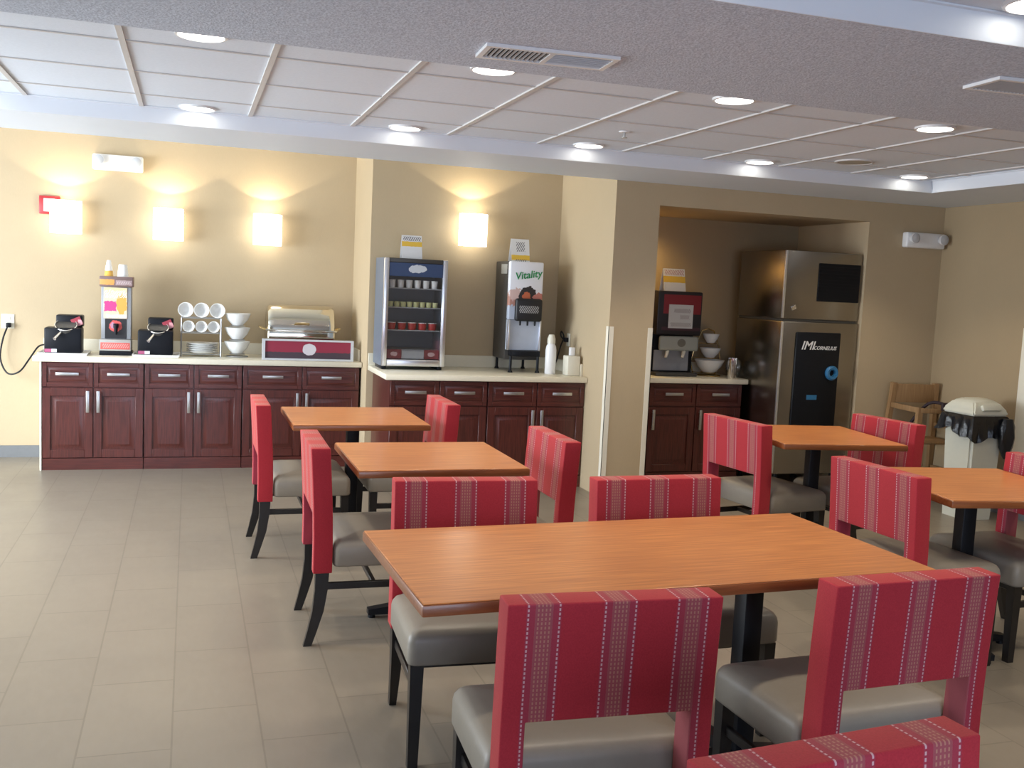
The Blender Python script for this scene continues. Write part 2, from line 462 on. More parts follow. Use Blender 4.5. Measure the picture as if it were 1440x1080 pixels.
# baseboards and corner guards
struct('baseboard_back', MB().box(XL, -1.13, Y1 - .012, Y1, 0, .10), 'base')
struct('baseboard_right', MB().box(XR - .012, XR, YF, Y3 - .02, 0, .10).box(XN1 + .01, XR - .012, Y3 - .012, Y3, 0, .10), 'base')
def guard(n, x, y, sx, h, sy=1):
    a, b = (x - .045, x + .006) if sx > 0 else (x - .006, x + .045)
    g = MB()
    g.box(min(x, x - sx * .004), max(x, x - sx * .004), y - .004, y + .045, 0, h)
    g.box(min(x - sx * .004, x + sx * .04), max(x - sx * .004, x + sx * .04), y - .004, y, 0, h)
    struct(n, g, 'guard')
guard('trim_6', XC, Y3, 1, 1.36)
guard('trim_7', XN0, Y3, -1, 1.36)
struct('trim_8', MB().box(XR - .02, XR, 6.0, 6.12, 0, 1.5, .003), 'guard')

# ------------------------------------------------------------------ ceiling fittings
GRIDX = (-1.19, .03, 1.25, 2.47, 3.755, 5.06)
def downlight():
    t = thing('downlight', 'x', 'ceiling light', (0, 0, 0), 0, 'recessed ceiling downlights')
    MB().lathe([(.104, 0), (.102, -.010), (.092, -.012), (.088, -.004), (.088, 0)], n=32).obj('trim_ring', 'white', t)
    MB().lathe([(.088, -.004), (.06, -.011), (0.001, -.013)], n=32).obj('lens', 'lens', t)
    return t
DL = downlight(); first = True
rowname = {6.17: 'far row', 4.26: 'middle row', 2.45: 'near ceiling bay', .6: 'bay overhead', -1.2: 'bay behind'}
ordn = ('leftmost', 'second from left', 'third from left', 'fourth from left', 'fifth from left', 'sixth from left')
names = {(1, 6.17): 'leftmost round white downlight in the far row of the ceiling',
         (2, 6.17): 'second round downlight from left in the far row, above the display cooler',
         (3, 6.17): 'third round downlight from left in the far row, before the tan column',
         (4, 6.17): 'fourth round downlight from left in the far row, before the ice niche',
         (5, 6.17): 'far right round downlight in the corner of the tiled coffer',
         (1, 4.26): 'leftmost round white downlight in the nearer row of the tiled coffer',
         (2, 4.26): 'round downlight beside the ceiling vent',
         (3, 4.26): 'third round downlight from left in the nearer row',
         (4, 4.26): 'rightmost round downlight in the nearer row of the tiled coffer',
         (3, 2.45): 'round downlight cut by the top right corner of the picture'}
for y in (6.17, 4.26, 2.5):
    for i, x in enumerate(GRIDX):
        if y == 2.5 and i < 2: continue
        if y == 4.26 and i == 5: x = 5.0
        if y == 4.26 and i == 0 or (y == 6.17 and i == 0): pass
        key = (i, 2.45 if y == 2.5 else y)
        yy = {(1, 6.17): 6.14, (2, 6.17): 6.13, (3, 6.17): 6.13, (4, 6.17): 6.13, (5, 6.17): 6.13, (0, 6.17): 6.13, (4, 4.26): 4.42, (3, 4.26): 4.3}.get(key, y)
        o = DL if first else copy_tree(DL); first = False
        o.location = (x, yy, HT)
        o['label'] = names.get(key) or '%s round downlight of the row %s, out of the frame' % (ordn[i].capitalize(), {6.17: 'by the buffet', 4.26: 'behind it', 2.5: 'in the near coffer', .7: 'overhead'}[y])
        ld = bpy.data.lights.new('downlight_lamp', 'SPOT'); ld.energy = DLW = 40; ld.color = (1, .86, .66)
        ld.spot_size = R(112); ld.spot_blend = .55; ld.shadow_soft_size = .06
        lo = bpy.data.objects.new('downlight_lamp', ld); COL.objects.link(lo); lo.location = (x, yy, HT - .035)

t = thing('ceiling_vent', 'white two-part air vent in the textured ceiling, half louvered', 'vent', (1.24, 3.53, HS), R(-4))
v = MB()
v.box(-.25, .25, -.10, -.08, -.012, 0); v.box(-.25, .25, .08, .10, -.012, 0); v.box(-.25, -.23, -.08, .08, -.012, 0); v.box(.23, .25, -.08, .08, -.012, 0); v.box(-.01, .01, -.08, .08, -.012, 0)
v.obj('frame', 'white', t)
v = MB()
for k in range(12): v.box(-.225 + k * .0175, -.216 + k * .0175, -.08, .08, -.010, -.001, rot=Matrix.Rotation(R(35), 3, 'Y'))
v.obj('louvers', 'louver', t)
MB().box(-.23, -.01, -.08, .08, -.0012, -.0002).obj('duct_opening', 'char', t)
v = MB()
for k in range(6): v.box(.012, .228, -.075 + k * .026, -.053 + k * .026, -.009, -.004, rot=Matrix.Rotation(R(14), 3, 'X'))
v.obj('damper_blades', 'grey_lt', t)
t = thing('air_diffuser', 'grey ceiling vent at the right edge of the textured ceiling', 'vent', (3.06, 3.08, HS), R(-4))
v = MB()
v.box(-.24, .24, -.10, -.08, -.012, 0); v.box(-.24, .24, .08, .10, -.012, 0); v.box(-.24, -.22, -.08, .08, -.012, 0); v.box(.22, .24, -.08, .08, -.012, 0)
v.obj('frame', 'white', t)
v = MB()
for k in range(24): v.box(-.212 + k * .0175, -.203 + k * .0175, -.08, .08, -.010, -.001, rot=Matrix.Rotation(R(35), 3, 'Y'))
v.obj('louvers', 'louver', t)
MB().box(-.22, .22, -.08, .08, -.0012, -.0002).obj('duct_opening', 'char', t)
t = thing('ceiling_speaker', 'round tan speaker grille in the ceiling tiles', 'speaker', (4.25, 5.75, HT))
MB().lathe([(.13, 0), (.128, -.008), (.115, -.010), (.11, -.006)], n=32).obj('rim', 'tbar', t)
MB().lathe([(.112, -.006), (.05, -.009), (.001, -.009)], n=32).obj('grille', 'stain', t)
t = thing('fire_sprinkler', 'small fire sprinkler head on the ceiling tiles', 'sprinkler', (2.44, 5.5, HT))
MB().lathe([(.035, 0), (.033, -.006), (.012, -.008)], n=20).obj('escutcheon', 'white', t)
MB().cyl((0, 0, -.006), (0, 0, -.035), .006, n=10).lathe([(.018, -.035), (.018, -.038), (.001, -.038)], n=14).obj('deflector', 'nickel', t)

# ------------------------------------------------------------------ wall fittings
def sconce(x, y, z, label, first=[None]):
    if first[0] is None:
        t = thing('wall_sconce', label, 'wall lamp', (x, y, z), 0, 'glowing wall sconces'); first[0] = t
        r, h = .112, .27
        MB().lathe([(r - .004, .004), (r, 0), (r, h), (r - .004, h), (r - .004, .004)], n=40, sx=1.1, sy=.72).obj('lamp_shade', 'shade', t)
        MB().lathe([(r - .003, .004), (.001, .004)], n=40, sx=1.1, sy=.72).obj('diffuser', 'shade', t)
        MB().box(-.05, .05, .082, .115, .06, .20, .004).obj('wall_plate', 'nickel', t)
    else:
        t = copy_tree(first[0]); t.location = (x, y, z); t['label'] = label
    ld = bpy.data.lights.new('sconce_bulb', 'SPOT'); ld.energy = 7; ld.color = (1, .86, .62); ld.shadow_soft_size = .01
    ld.spot_size = R(122); ld.spot_blend = .12
    lo = bpy.data.objects.new('sconce_bulb', ld); COL.objects.link(lo); lo.location = (x, y - .06, z + .295); lo.rotation_euler = (PI, 0, 0)
sconce(-.985, Y1 - .116, 1.90, 'leftmost glowing white wall sconce, over the red alarm box')
sconce(-.18, Y1 - .116, 1.89, 'middle glowing white sconce of the three above the cherry buffet')
sconce(.645, Y1 - .116, 1.895, 'glowing white sconce above the chafing dish')
sconce(2.28, Y2 - .116, 1.96, 'glowing white sconce between the display cooler and the juice machine')

def emergency(x, y, z, label, first=[None]):
    if first[0] is None:
        t = thing('emergency_light', label, 'emergency light', (x, y, z), 0, 'twin-head emergency lights'); first[0] = t
        MB().box(-.20, .20, -.07, 0, -.065, .065, .015, 3).obj('housing', 'white', t)
        for sx in (-1, 1):
            h = MB().lathe([(.03, 0), (.040, -.02), (.045, -.045), (.041, -.047)], (sx * .148, -.068, .012), 20, 'Y').obj('lamp_head', 'white', t)
            MB().lathe([(.041, -.043), (.025, -.049), (.001, -.051)], (sx * .148, -.068, .012), 20, 'Y').obj('lens', 'grey_lt', h)
    else:
        t = copy_tree(first[0]); t.location = (x, y, z); t['label'] = label
    return t
emergency(-.59, Y1, 2.515, 'white twin-head emergency light high on the wall above the sconces')
emergency(5.99, Y3, 2.19, 'ivory twin-head emergency light in the right corner by the niche')
t = thing('fire_alarm', 'red fire alarm box with pale lens half behind the left sconce', 'fire alarm', (-1.13, Y1, 2.13))
MB().box(-.07, .09, -.035, 0, -.075, .075, .006).obj('housing', 'red', t)
MB().box(-.035, .055, -.05, -.034, -.055, .055, .006).obj('strobe_lens', patch('strobe_print', (.62, .42, .42, 1), [('e', -.02, .03, -.02, .04, (.8, .7, .7, 1))], warp=.02), t)
t = thing('wall_outlet', 'ivory wall outlet left of the buffet counter', 'outlet', (-1.44, Y1, 1.15))
MB().box(-.05, .05, -.008, 0, -.06, .06, .003).obj('cover_plate', 'ivory', t)
MB().box(-.02, .02, -.012, -.007, .012, .045, .003).box(-.02, .02, -.012, -.007, -.045, -.012, .003).obj('socket', 'ivory', t)

def catmull(pts, k=6):
    pts = [Vector(p) for p in pts]; P = [pts[0]] + pts + [pts[-1]]; out = []
    for i in range(1, len(P) - 2):
        for j in range(k):
            t = j / k; a, b, c, d = P[i - 1:i + 3]
            out.append(.5 * ((2 * b) + (c - a) * t + (2 * a - 5 * b + 4 * c - d) * t * t + (3 * b - a - 3 * c + d) * t ** 3))
    return out + [pts[-1]]
t = thing('waffle_maker_cord', 'thin black cord looping from the outlet to the left waffle maker', 'cord', (-1.43, Y1, .70))  # the waffle maker's own power cord
w = lambda p: (p[0] + 1.43, p[1] - Y1, p[2] - .70)
MB().tube([w(p) for p in catmull([(-1.43, 9.118, 1.125), (-1.47, 9.10, 1.0), (-1.485, 9.08, .84), (-1.425, 9.04, .725), (-1.33, 9.0, .745), (-1.245, 8.94, .86), (-1.17, 8.87, .965), (-1.10, 8.80, .99)])], .007).obj('cable', 'black', t)
MB().box(-.018, .018, -.058, -.013, .40, .44, .006).obj('plug', 'black', t)

# ------------------------------------------------------------------ buffet cabinets
HCN = .92
def cabinet(x0, x1, yf, yb, label, hand='pair', side_left=False, group='cherry base cabinets'):
    """carcass with two drawers over two raised panel doors; front face at yf"""
    W = x1 - x0
    t = thing('base_cabinet', label, 'cabinet', (x0, yf, 0), 0, group)
    D = yb - yf
    c = MB().box(0.001, W - .001, .022, D, .095, .875)
    c.obj('carcass', 'cherry', t)
    MB().box(.001, W - .001, .006, .021, 0, .094).obj('plinth', 'cherry_h', t)
    for k in range(2):
        a = .004 + k * W / 2; b = a + W / 2 - .008
        e = .034
        d = MB().box(a, a + e, .002, .021, .675, .868, .002, 1).box(b - e, b, .002, .021, .675, .868, .002, 1).box(a + e, b - e, .002, .021, .675, .675 + e, .002, 1).box(a + e, b - e, .002, .021, .868 - e, .868, .002, 1)
        d.loft([[(a + e + i, y, .675 + e + i), (b - e - i, y, .675 + e + i), (b - e - i, y, .868 - e - i), (a + e + i, y, .868 - e - i)] for i, y in ((0, .020), (0, .012), (.006, .012), (.022, .003), (.025, .003))])
        dr = d.obj('drawer', 'cherry_h', t)
        m = (a + b) / 2
        MB().box(m - .085, m + .085, -.032, -.024, .768, .792, .002).cyl((m - .06, -.025, .78), (m - .06, .002, .78), .005, n=8).cyl((m + .06, -.025, .78), (m + .06, .002, .78), .005, n=8).obj('handle', 'nickel', dr)
        z0, z1 = .10, .665
        d = MB().box(a, a + .06, .002, .021, z0, z1, .002, 1).box(b - .06, b, .002, .021, z0, z1, .002, 1).box(a + .06, b - .06, .002, .021, z0, z0 + .065, .002, 1).box(a + .06, b - .06, .002, .021, z1 - .065, z1, .002, 1)
        ia, ib, iz0, iz1 = a + .06, b - .06, z0 + .065, z1 - .065
        d.loft([[(ia + i, y, iz0 + i), (ib - i, y, iz0 + i), (ib - i, y, iz1 - i), (ia + i, y, iz1 - i)] for i, y in ((0, .020), (0, .014), (.012, .014), (.04, .001), (.045, .001))])
        do = d.obj('door', 'cherry', t)
        hx = (b - .035 if k == 0 else a + .035) if hand == 'pair' else a + .035
        MB().box(hx - .012, hx + .012, -.032, -.024, .47, .645, .002).cyl((hx, -.025, .50), (hx, .004, .50), .005, n=8).cyl((hx, -.025, .62), (hx, .004, .62), .005, n=8).obj('handle', 'nickel', do)
    return t
YC1, YC2, YC3 = 8.54, 7.52, 7.60
c = cabinet(-1.105, -.345, YC1, Y1 - .002, 'leftmost cherry base cabinet under the waffle makers, pale end panel')
MB().box(-.014, -.001, .0, Y1 - .002 - YC1, 0, .875).obj('end_panel', 'guard', c)['label'] = 'cream end panel'
cabinet(-.341, .43, YC1, Y1 - .002, 'middle cherry base cabinet of the left buffet, under the cup rack')
cabinet(.434, 1.415, YC1, Y1 - .002, 'cherry base cabinet under the chafing dish, behind the red chair')
c = cabinet(1.485, 2.275, YC2, Y2 - .002, 'cherry base cabinet under the display cooler')
cabinet(2.279, XC - .003, YC2, Y2 - .002, 'cherry base cabinet under the juice machine, beside the tan column')
cabinet(3.74, 4.64, YC3, YN - .002, 'dark cherry base cabinet in the niche under the coffee machine', 'left')

def worktop(name, label, x0, x1, y0, y1, trim=9, splash=None):
    t = thing(name, label, 'countertop', ((x0 + x1) / 2, (y0 + y1) / 2, .8755))
    w, d = (x1 - x0) / 2, (y1 - y0) / 2
    MB().box(-w, w, -d, d, 0, HCN - .8755, .006, 2).obj('slab', 'laminate', t)
    s = MB().box(x0, x1, y1 - .02, y1, HCN, HCN + .10, .002, 1)
    if splash: s.box(x1 - .02, x1, y0 + .12, y1 - .02, HCN, HCN + .10, .002, 1)
    struct('trim_%d' % trim, s, 'laminate')
    return t
worktop('worktop', 'cream worktop over the left buffet cabinets', -1.166, XA - .004, 8.50, Y1 - .002, 9, True)
worktop('worktop', 'cream worktop under the cooler and juice machine', 1.44, XC - .002, 7.475, Y2 - .002, 10, True)
worktop('worktop', 'cream worktop in the niche beside the ice machine', XN0 + .004, 4.672, 7.56, YN - .002, 11)
HW = HCN

# ------------------------------------------------------------------ left buffet: waffle makers, dispenser, dishes, chafer
def waffle_maker(x, label, tlabel):
    Y = 8.74
    tr = thing('drip_tray', tlabel, 'tray', (x, Y, HW), 0, 'white drip trays')
    b = MB()
    b.loft([[(-.172, -.17, .0), (.172, -.17, 0), (.172, .17, 0), (-.172, .17, 0)], [(-.185, -.185, .022), (.185, -.185, .022), (.185, .185, .022), (-.185, .185, .022)],
            [(-.175, -.175, .022), (.175, -.175, .022), (.175, .175, .022), (-.175, .175, .022)], [(-.165, -.165, .012), (.165, -.165, .012), (.165, .165, .012), (-.165, .165, .012)]])
    b.obj('tray', 'white', tr)
    t = thing('waffle_maker', label, 'waffle maker', (x, Y, HW + .0125), 0, 'black waffle makers')
    MB().box(-.145, .13, -.10, .10, .0, .205, .012, 2).obj('body', 'black', t)
    MB().box(-.07, .13, .0, .15, .206, .305, .012, 2).obj('tower', 'black', t)
    rot = Matrix.Rotation(R(38), 4, 'Y')
    iron = MB(); iron.lathe([(.001, .0), (.082, .0), (.086, .008), (.086, .045), (.08, .053), (.001, .053)], (0, 0, 0), 28, 'Y')
    bmesh.ops.transform(iron.bm, verts=iron.bm.verts[:], matrix=Matrix.Translation((.01, -.04, .225)) @ Matrix.Rotation(R(-58), 4, 'X'))
    ir = iron.obj('iron', 'char', t)
    k = MB(); k.tube([(.082 * math.cos(a), -.004, .083 * math.sin(a)) for a in [2 * PI * i / 28 for i in range(28)]], .0035, 6, True)
    bmesh.ops.transform(k.bm, verts=k.bm.verts[:], matrix=Matrix.Translation((.01, -.04, .225)) @ Matrix.Rotation(R(-58), 4, 'X'))
    k.obj('metal_rim', 'nickel', ir)
    MB().cyl((-.02, -.10, .17), (-.06, -.17, .12), .011, .014, 10).obj('handle', 'chrome', t)
    MB().box(.05, .125, -.006, -.001, .215, .285, .001, 1, rot=Matrix.Rotation(R(-25), 3, 'Y')).obj('control_panel', patch('waffle_control', (.35, .04, .06, 1), [('r', .095, .13, .2, .27, (.75, .35, .38, 1))]), t)
    MB().box(-.14, -.05, -.108, -.101, .008, .035, .001, 1).obj('badge', patch('waffle_badge', (.45, .10, .2, 1), [('r', -.09, -.02, -1, 1, (.75, .75, .8, 1))]), t)
    return t
waffle_maker(-.955, 'black waffle maker on a white tray at the far left end', 'white drip tray under the leftmost waffle maker')
waffle_maker(-.255, 'black waffle maker right of the batter dispenser', 'white drip tray under the waffle maker beside the cup rack')

t = thing('batter_dispenser', 'tall grey batter dispenser with printed food front between the waffle makers', 'dispenser', (-.572, 8.80, HW))
MB().box(-.115, .115, -.05, .13, .13, .56, .006).obj('body', 'grey', t)
MB().box(-.125, .125, -.10, .12, .0, .035, .006).obj('base', 'black', t)
MB().box(-.125, .118, -.10, .13, .036, .13, .006).obj('drip_shelf', patch('shelf_print', (.42, .40, .37, 1), [('r', -.115, .11, .05, .105, (.68, .12, .10, 1)), ('s', -.10, .10, .06, .095, (.80, .35, .33, 1))]), t)
MB().box(-.128, .128, -.075, .135, .56, .645, .006).obj('header', patch('header_print', (.20, .13, .12, 1), [('r', -.125, -.015, .575, .62, (.75, .32, .08, 1)), ('r', -.005, .12, .575, .615, (.42, .30, .30, 1)), ('s', .0, .11, .585, .605, (.6, .5, .5, 1))], warp=.01), t)
MB().box(-.095, .085, -.056, -.0505, .30, .555, .002, 1).obj('picture_panel', patch('food_print', (.75, .60, .42, 1), [('r', -.09, .08, .50, .55, (.75, .66, .35, 1)), ('r', -.09, .0, .36, .44, (.62, .06, .25, 1)), ('e', .0, .085, .34, .50, (.80, .40, .08, 1)), ('s', -.09, .08, .47, .53, (.85, .82, .75, 1)), ('r', -.08, .08, .305, .335, (.78, .66, .6, 1))], warp=.035), t)
MB().box(-.085, .08, -.054, -.0505, .135, .298, .002, 1).obj('nozzle_recess', patch('recess_print', (.02, .018, .02, 1), [('e', -.055, .045, .19, .285, (.70, .10, .09, 1)), ('e', -.045, -.005, .22, .27, (.5, .25, .35, 1))], warp=.02), t)
MB().cyl((0, -.08, .25), (0, -.08, .17), .018, .012, 12).box(-.02, .02, -.085, -.054, .225, .26, .004).obj('nozzle', 'black', t)

def cup_mesh(r0, r1, h, n=20, wall=.003):
    return [(.001, 0), (r0, 0), (r0 + .002, .004), (r1, h), (r1 - wall, h), (r0 - wall, .006), (.001, .006)]
def cupstack(x, y, z, r0, r1, h, k, label, m, nm='paper_cup_stack'):
    t = MB()
    for i in range(k): t.lathe([(r1, i * .018), (r1 + .002, i * .018 + .004), (r0, i * .018 + h), (.001, i * .018 + h)], n=20)
    return tag(t.obj(nm, m, loc=(x, y, z)), label, 'cup')
ZT = HW + .645
def cup(x, y, z, r_rim, r_base, h, label, m, group):
    return tag(MB().lathe([(.001, h), (r_base, h), (r_base + .002, h - .003), (r_rim, .004), (r_rim + .002, 0), (r_rim - .003, 0), (r_base - .002, h - .006)], n=20).obj('paper_cup', m, loc=(x, y, z)), label, 'cup', group)
yc = patch('yellow_white_cup_print', (.80, .78, .74, 1), [('r', -1, 1, -1, .045, (.75, .42, .08, 1))])
cup(-.635, 8.82, ZT, .034, .024, .085, 'yellow and white upturned cup at the left on the batter dispenser', yc, 'cups on the batter dispenser')
cup(-.635, 8.82, ZT + .0852, .022, .014, .045, 'small white cup upturned on top of the yellow cup', 'foam', 'cups on the batter dispenser')
cup(-.527, 8.82, ZT, .044, .031, .10, 'white upturned cup at the right on the batter dispenser', 'foam', 'cups on the batter dispenser')

t = thing('cup_rack', 'grey wire rack holding cups and plates on the left buffet', 'rack', (.098, 8.82, HW))
rk = MB()
for x in (-.16, .16):
    for y in (-.07, .12):
        rk.cyl((x, y, 0), (x, y, .325), .006, n=8)
obj_ = rk.obj('uprights', 'wire', t)
for z, nm in ((.20, 'middle_shelf'), (.325, 'top_shelf')):
    s = MB()
    s.tube([(-.16, -.07, z), (.16, -.07, z), (.16, .12, z), (-.16, .12, z)], .005, 6, True)
    for k in range(7): s.cyl((-.14 + k * .0467, -.07, z), (-.14 + k * .0467, .12, z), .0025, n=6)
    s.obj(nm, 'wire', t)
s = MB(); s.tube([(-.16, -.07, .02), (.16, -.07, .02), (.16, .12, .02), (-.16, .12, .02)], .005, 6, True); s.obj('bottom_frame', 'wire', t)
def lying_bowl(x, z, r, label, k):
    m = MB().lathe([(.001, .14), (r * .6, .14), (r * .66, .125), (r * .95, .01), (r, 0), (r * .9, .001), (r * .62, .05), (r * .30, .075), (.001, .078)], n=28, axis='Y')
    tag(m.obj('foam_bowl', 'foam', loc=(x, 8.745, z)), label, 'bowl', 'white bowls lying in the wire rack')
zt = HW + .331
for x, l in ((-.03, 'left'), (.098, 'middle'), (.226, 'right')):
    lying_bowl(x, zt + .063, .063, 'white foam bowl on its side, mouth forward, %s of the top row in the rack' % l, 0)
zm = HW + .206
for x, l in ((-.005, 'left'), (.098, 'middle'), (.198, 'right')):
    lying_bowl(x, zm + .049, .049, 'smaller white foam bowl on its side, %s of the middle row in the rack' % l, 0)
for k, l in enumerate(('lowest', 'second lowest', 'third', 'second highest', 'topmost')):
    m = MB().lathe([(.001, 0), (.08, 0), (.088, .004), (.128, .020), (.130, .023), (.126, .023), (.086, .008), (.001, .006)], n=36)
    tag(m.obj('plate', 'china', loc=(.108, 8.815, HW + .0265 + k * .0165)), '%s white plate of the stack in the bottom of the wire rack' % l, 'plate', 'plates under the wire rack')

t = thing('bowl_stand', 'wire stand with three tiers of white bowls on the left buffet', 'rack', (.395, 8.82, HW))
s = MB()
s.tube([(.09 * math.cos(a), .09 * math.sin(a), .006) for a in [2 * PI * i / 24 for i in range(24)]], .005, 6, True)
s.cyl((0, .125, .006), (0, .125, .36), .005, n=8); s.cyl((0, .085, .006), (0, .125, .006), .005, n=8)
s.obj('frame', 'wire', t)
for z in (.028, .148, .268):
    s = MB(); s.tube([(.062 * math.cos(a), .062 * math.sin(a), z) for a in [2 * PI * i / 24 for i in range(24)]], .004, 6, True); s.cyl((0, .06, z), (0, .125, z), .004, n=8)
    s.obj('ring', 'wire', t)
for z, l in ((.034, 'bottom'), (.154, 'middle'), (.274, 'top')):
    m = MB().lathe([(.001, 0), (.045, 0), (.05, .006), (.085, .045), (.104, .088), (.109, .10), (.104, .10), (.08, .048), (.045, .012), (.001, .01)], n=32)
    tag(m.obj('bowl', 'china', loc=(.395, 8.82, HW + z)), 'white china bowl on the %s tier of the bowl stand' % l, 'bowl', 'china bowls on the buffet stand')

t = thing('chafing_dish', 'polished roll-top chafing dish with brass handles at the end of the buffet', 'chafing dish', (.93, 8.90, HW + .001))
half = [(.17 * math.cos(a), .21 * math.sin(a)) for a in [PI * i / 16 for i in range(17)]]
ld_ = MB()
for xs in ([-.285, -.280, -.262, -.235], ): pass
rings = []
for x, s_ in ((-.29, .80), (-.283, .92), (-.262, .98), (-.235, 1), (.235, 1), (.262, .98), (.283, .92), (.29, .80)):
    rings.append([(x, p[0] * s_, .252 + p[1] * s_) for p in half])
ld_.loft(rings)
lid = ld_.obj('lid', 'chafer', t)
MB().tube([(-.06, -.175, .30), (-.06, -.205, .31), (.06, -.205, .31), (.06, -.175, .30)], .007, 8).obj('lid_handle', 'brass', lid)
MB().box(-.29, .29, -.175, .175, .14, .252, .02, 3).obj('water_pan', 'chafer', t)
MB().box(-.305, .305, -.185, .185, .236, .254, .006).obj('rim', 'chafer', t)
for sx in (-1, 1):
    MB().tube([(sx * .30, -.05, .24), (sx * .345, -.05, .262), (sx * .345, .05, .262), (sx * .30, .05, .24)], .008, 8).obj('side_handle', 'brass', t)
    for sy in (-1, 1):
        MB().cyl((sx * .26, sy * .14, .0), (sx * .255, sy * .14, .142), .011, n=10).obj('leg', 'chafer', t)
t = thing('counter_sign', 'long red and charcoal counter sign with a pale emblem before the chafing dish', 'sign', (.975, 8.60, HW))
f = MB().box(-.385, .385, -.03, .03, 0, .016).box(-.385, .385, -.03, .03, .164, .178).box(-.385, -.362, -.03, .03, .016, .164).box(.362, .385, -.03, .03, .016, .164)
f.obj('frame', 'grey_lt', t)
MB().box(-.361, .361, -.018, .012, .017, .163).obj('printed_panel', patch('sign_print', (.055, .035, .045, 1), [('r', -1, 1, .07, 1, (.27, .02, .045, 1)), ('e', -.05, .065, .045, .145, (.62, .58, .60, 1))], warp=.012), t)

# ------------------------------------------------------------------ alcove: display cooler, juice machine
t = thing('display_cooler', 'chrome framed glass display cooler with shelves of cups', 'cooler', (1.735, 7.86, HW))
W = .262
MB().box(-W, -W + .02, .03, .38, .03, .90).box(W - .02, W, .03, .38, .03, .90).box(-W + .02, W - .02, .36, .38, .03, .90).box(-W + .02, W - .02, .03, .36, .03, .05).box(-W + .02, W - .02, .03, .36, .87, .90).obj('case', 'cooler', t)
d = MB()
d.box(-W, -W + .042, .0, .03, .03, .90, .008).box(W - .042, W, .0, .03, .03, .90, .008).box(-W + .042, W - .042, 0, .03, .03, .085, .008)
dr = d.obj('door_frame', 'steel_lt', t)
MB().box(-W + .042, W - .042, .006, .028, .865, .90, .004).obj('top_rail', 'char', dr)
MB().box(-W + .042, W - .042, .008, .012, .085, .755).obj('door_glass', 'glass', dr)
MB().box(-W + .042, W - .042, .004, .012, .757, .863).obj('header_sign', patch('cooler_header', (.03, .055, .13, 1), [('e', -.065, .085, .785, .85, (.55, .58, .62, 1))], warp=.03), t)
for x in (-W + .03, W - .03):
    MB().box(x - .02, x + .02, .05, .34, 0, .03, .004).obj('foot', 'black', t)
for z in (.155, .315, .50, .655):
    s = MB().box(-W + .021, W - .021, .06, .355, z, z + .008)
    s.obj('shelf', 'grey', t)
for sx in (-1, 1):
    MB().box(sx * .155 - .06, sx * .155 + .06, .030, .04, .09, .165).obj('lower_panel', patch('cooler_panel_%s' % ('a' if sx < 0 else 'b'), (.16, .02, .03, 1), [('e', sx * .155 - .03, sx * .155 + .03, .11, .145, (.5, .35, .35, 1))], warp=.02), t)
MB().box(-.092, .092, .034, .04, .09, .154).obj('centre_panel', 'grey', t)
ordw = ('first', 'second', 'third', 'fourth', 'fifth', 'sixth', 'seventh', 'eighth')
def tub(i, x, z, r, h, body, lidm, label, group, nm):
    q = thing(nm, label, 'cup', (1.735 + x, 7.86 + .10, HW + z), 0, group)
    MB().lathe([(.001, 0), (r * .82, 0), (r * .85, .003), (r, h), (.001, h)], n=18).obj('cup', body, q)
    MB().lathe([(r * 1.05, h), (r * 1.05, h + .004), (.001, h + .005)], n=18).obj('lid', lidm, q)
for i in range(6):
    tub(i, -.175 + i * .070, .6635, .027, .06, 'foam', 'white', '%s white cup from left on the cooler\'s top shelf' % ordw[i].capitalize(), 'white cups on the top cooler shelf', 'yogurt_cup')
for i in range(8):
    tub(i, -.185 + i * .053, .5085, .024, .038, 'yellow', 'yellow', '%s pale yellow tub from left on the cooler\'s middle shelf' % ordw[i].capitalize(), 'yellow tubs on the middle cooler shelf', 'food_tub')
for i in range(5):
    tub(i, -.17 + i * .085, .3235, .036, .055, 'red', 'white', '%s red cup with white lid from left on the cooler\'s lower shelf' % ordw[i].capitalize(), 'red cups on the lower cooler shelf', 'jelly_cup')

def card(nm, label, loc, w, h, pats, rz=0, tent=.05, base=(.72, .72, .72, 1)):
    t = thing(nm, label, 'sign', loc, rz, 'folded counter cards')
    m = patch(nm + '_print', base, pats, warp=.008)
    f = MB(); f.loft([[(-w, -tent, 0), (w, -tent, 0), (w, -tent + .003, 0), (-w, -tent + .003, 0)], [(-w, -.002, h), (w, -.002, h), (w, .001, h), (-w, .001, h)]])
    f.obj('front_leaf', m, t)
    f = MB(); f.loft([[(-w, tent - .003, 0), (w, tent - .003, 0), (w, tent, 0), (-w, tent, 0)], [(-w, .0012, h), (w, .0012, h), (w, .003, h), (-w, .003, h)]])
    f.obj('back_leaf', 'white', t)
    return t
Y_ = (.75, .48, .06, 1); K_ = (.12, .12, .14, 1)
card('counter_card', 'white and yellow folded card on top of the display cooler', (1.715, 8.0, HW + .90), .083, .19,
     [('r', -1, 1, .10, .14, Y_), ('s', -.07, .075, .145, .18, K_)])
card('counter_card', 'white folded card with a yellow foot on the juice machine', (2.645, 8.0, HW + .925), .08, .19,
     [('r', -1, 1, .012, .055, Y_), ('s', -.035, .04, .085, .165, K_), ('s', -.045, .05, .0, .02, K_)])

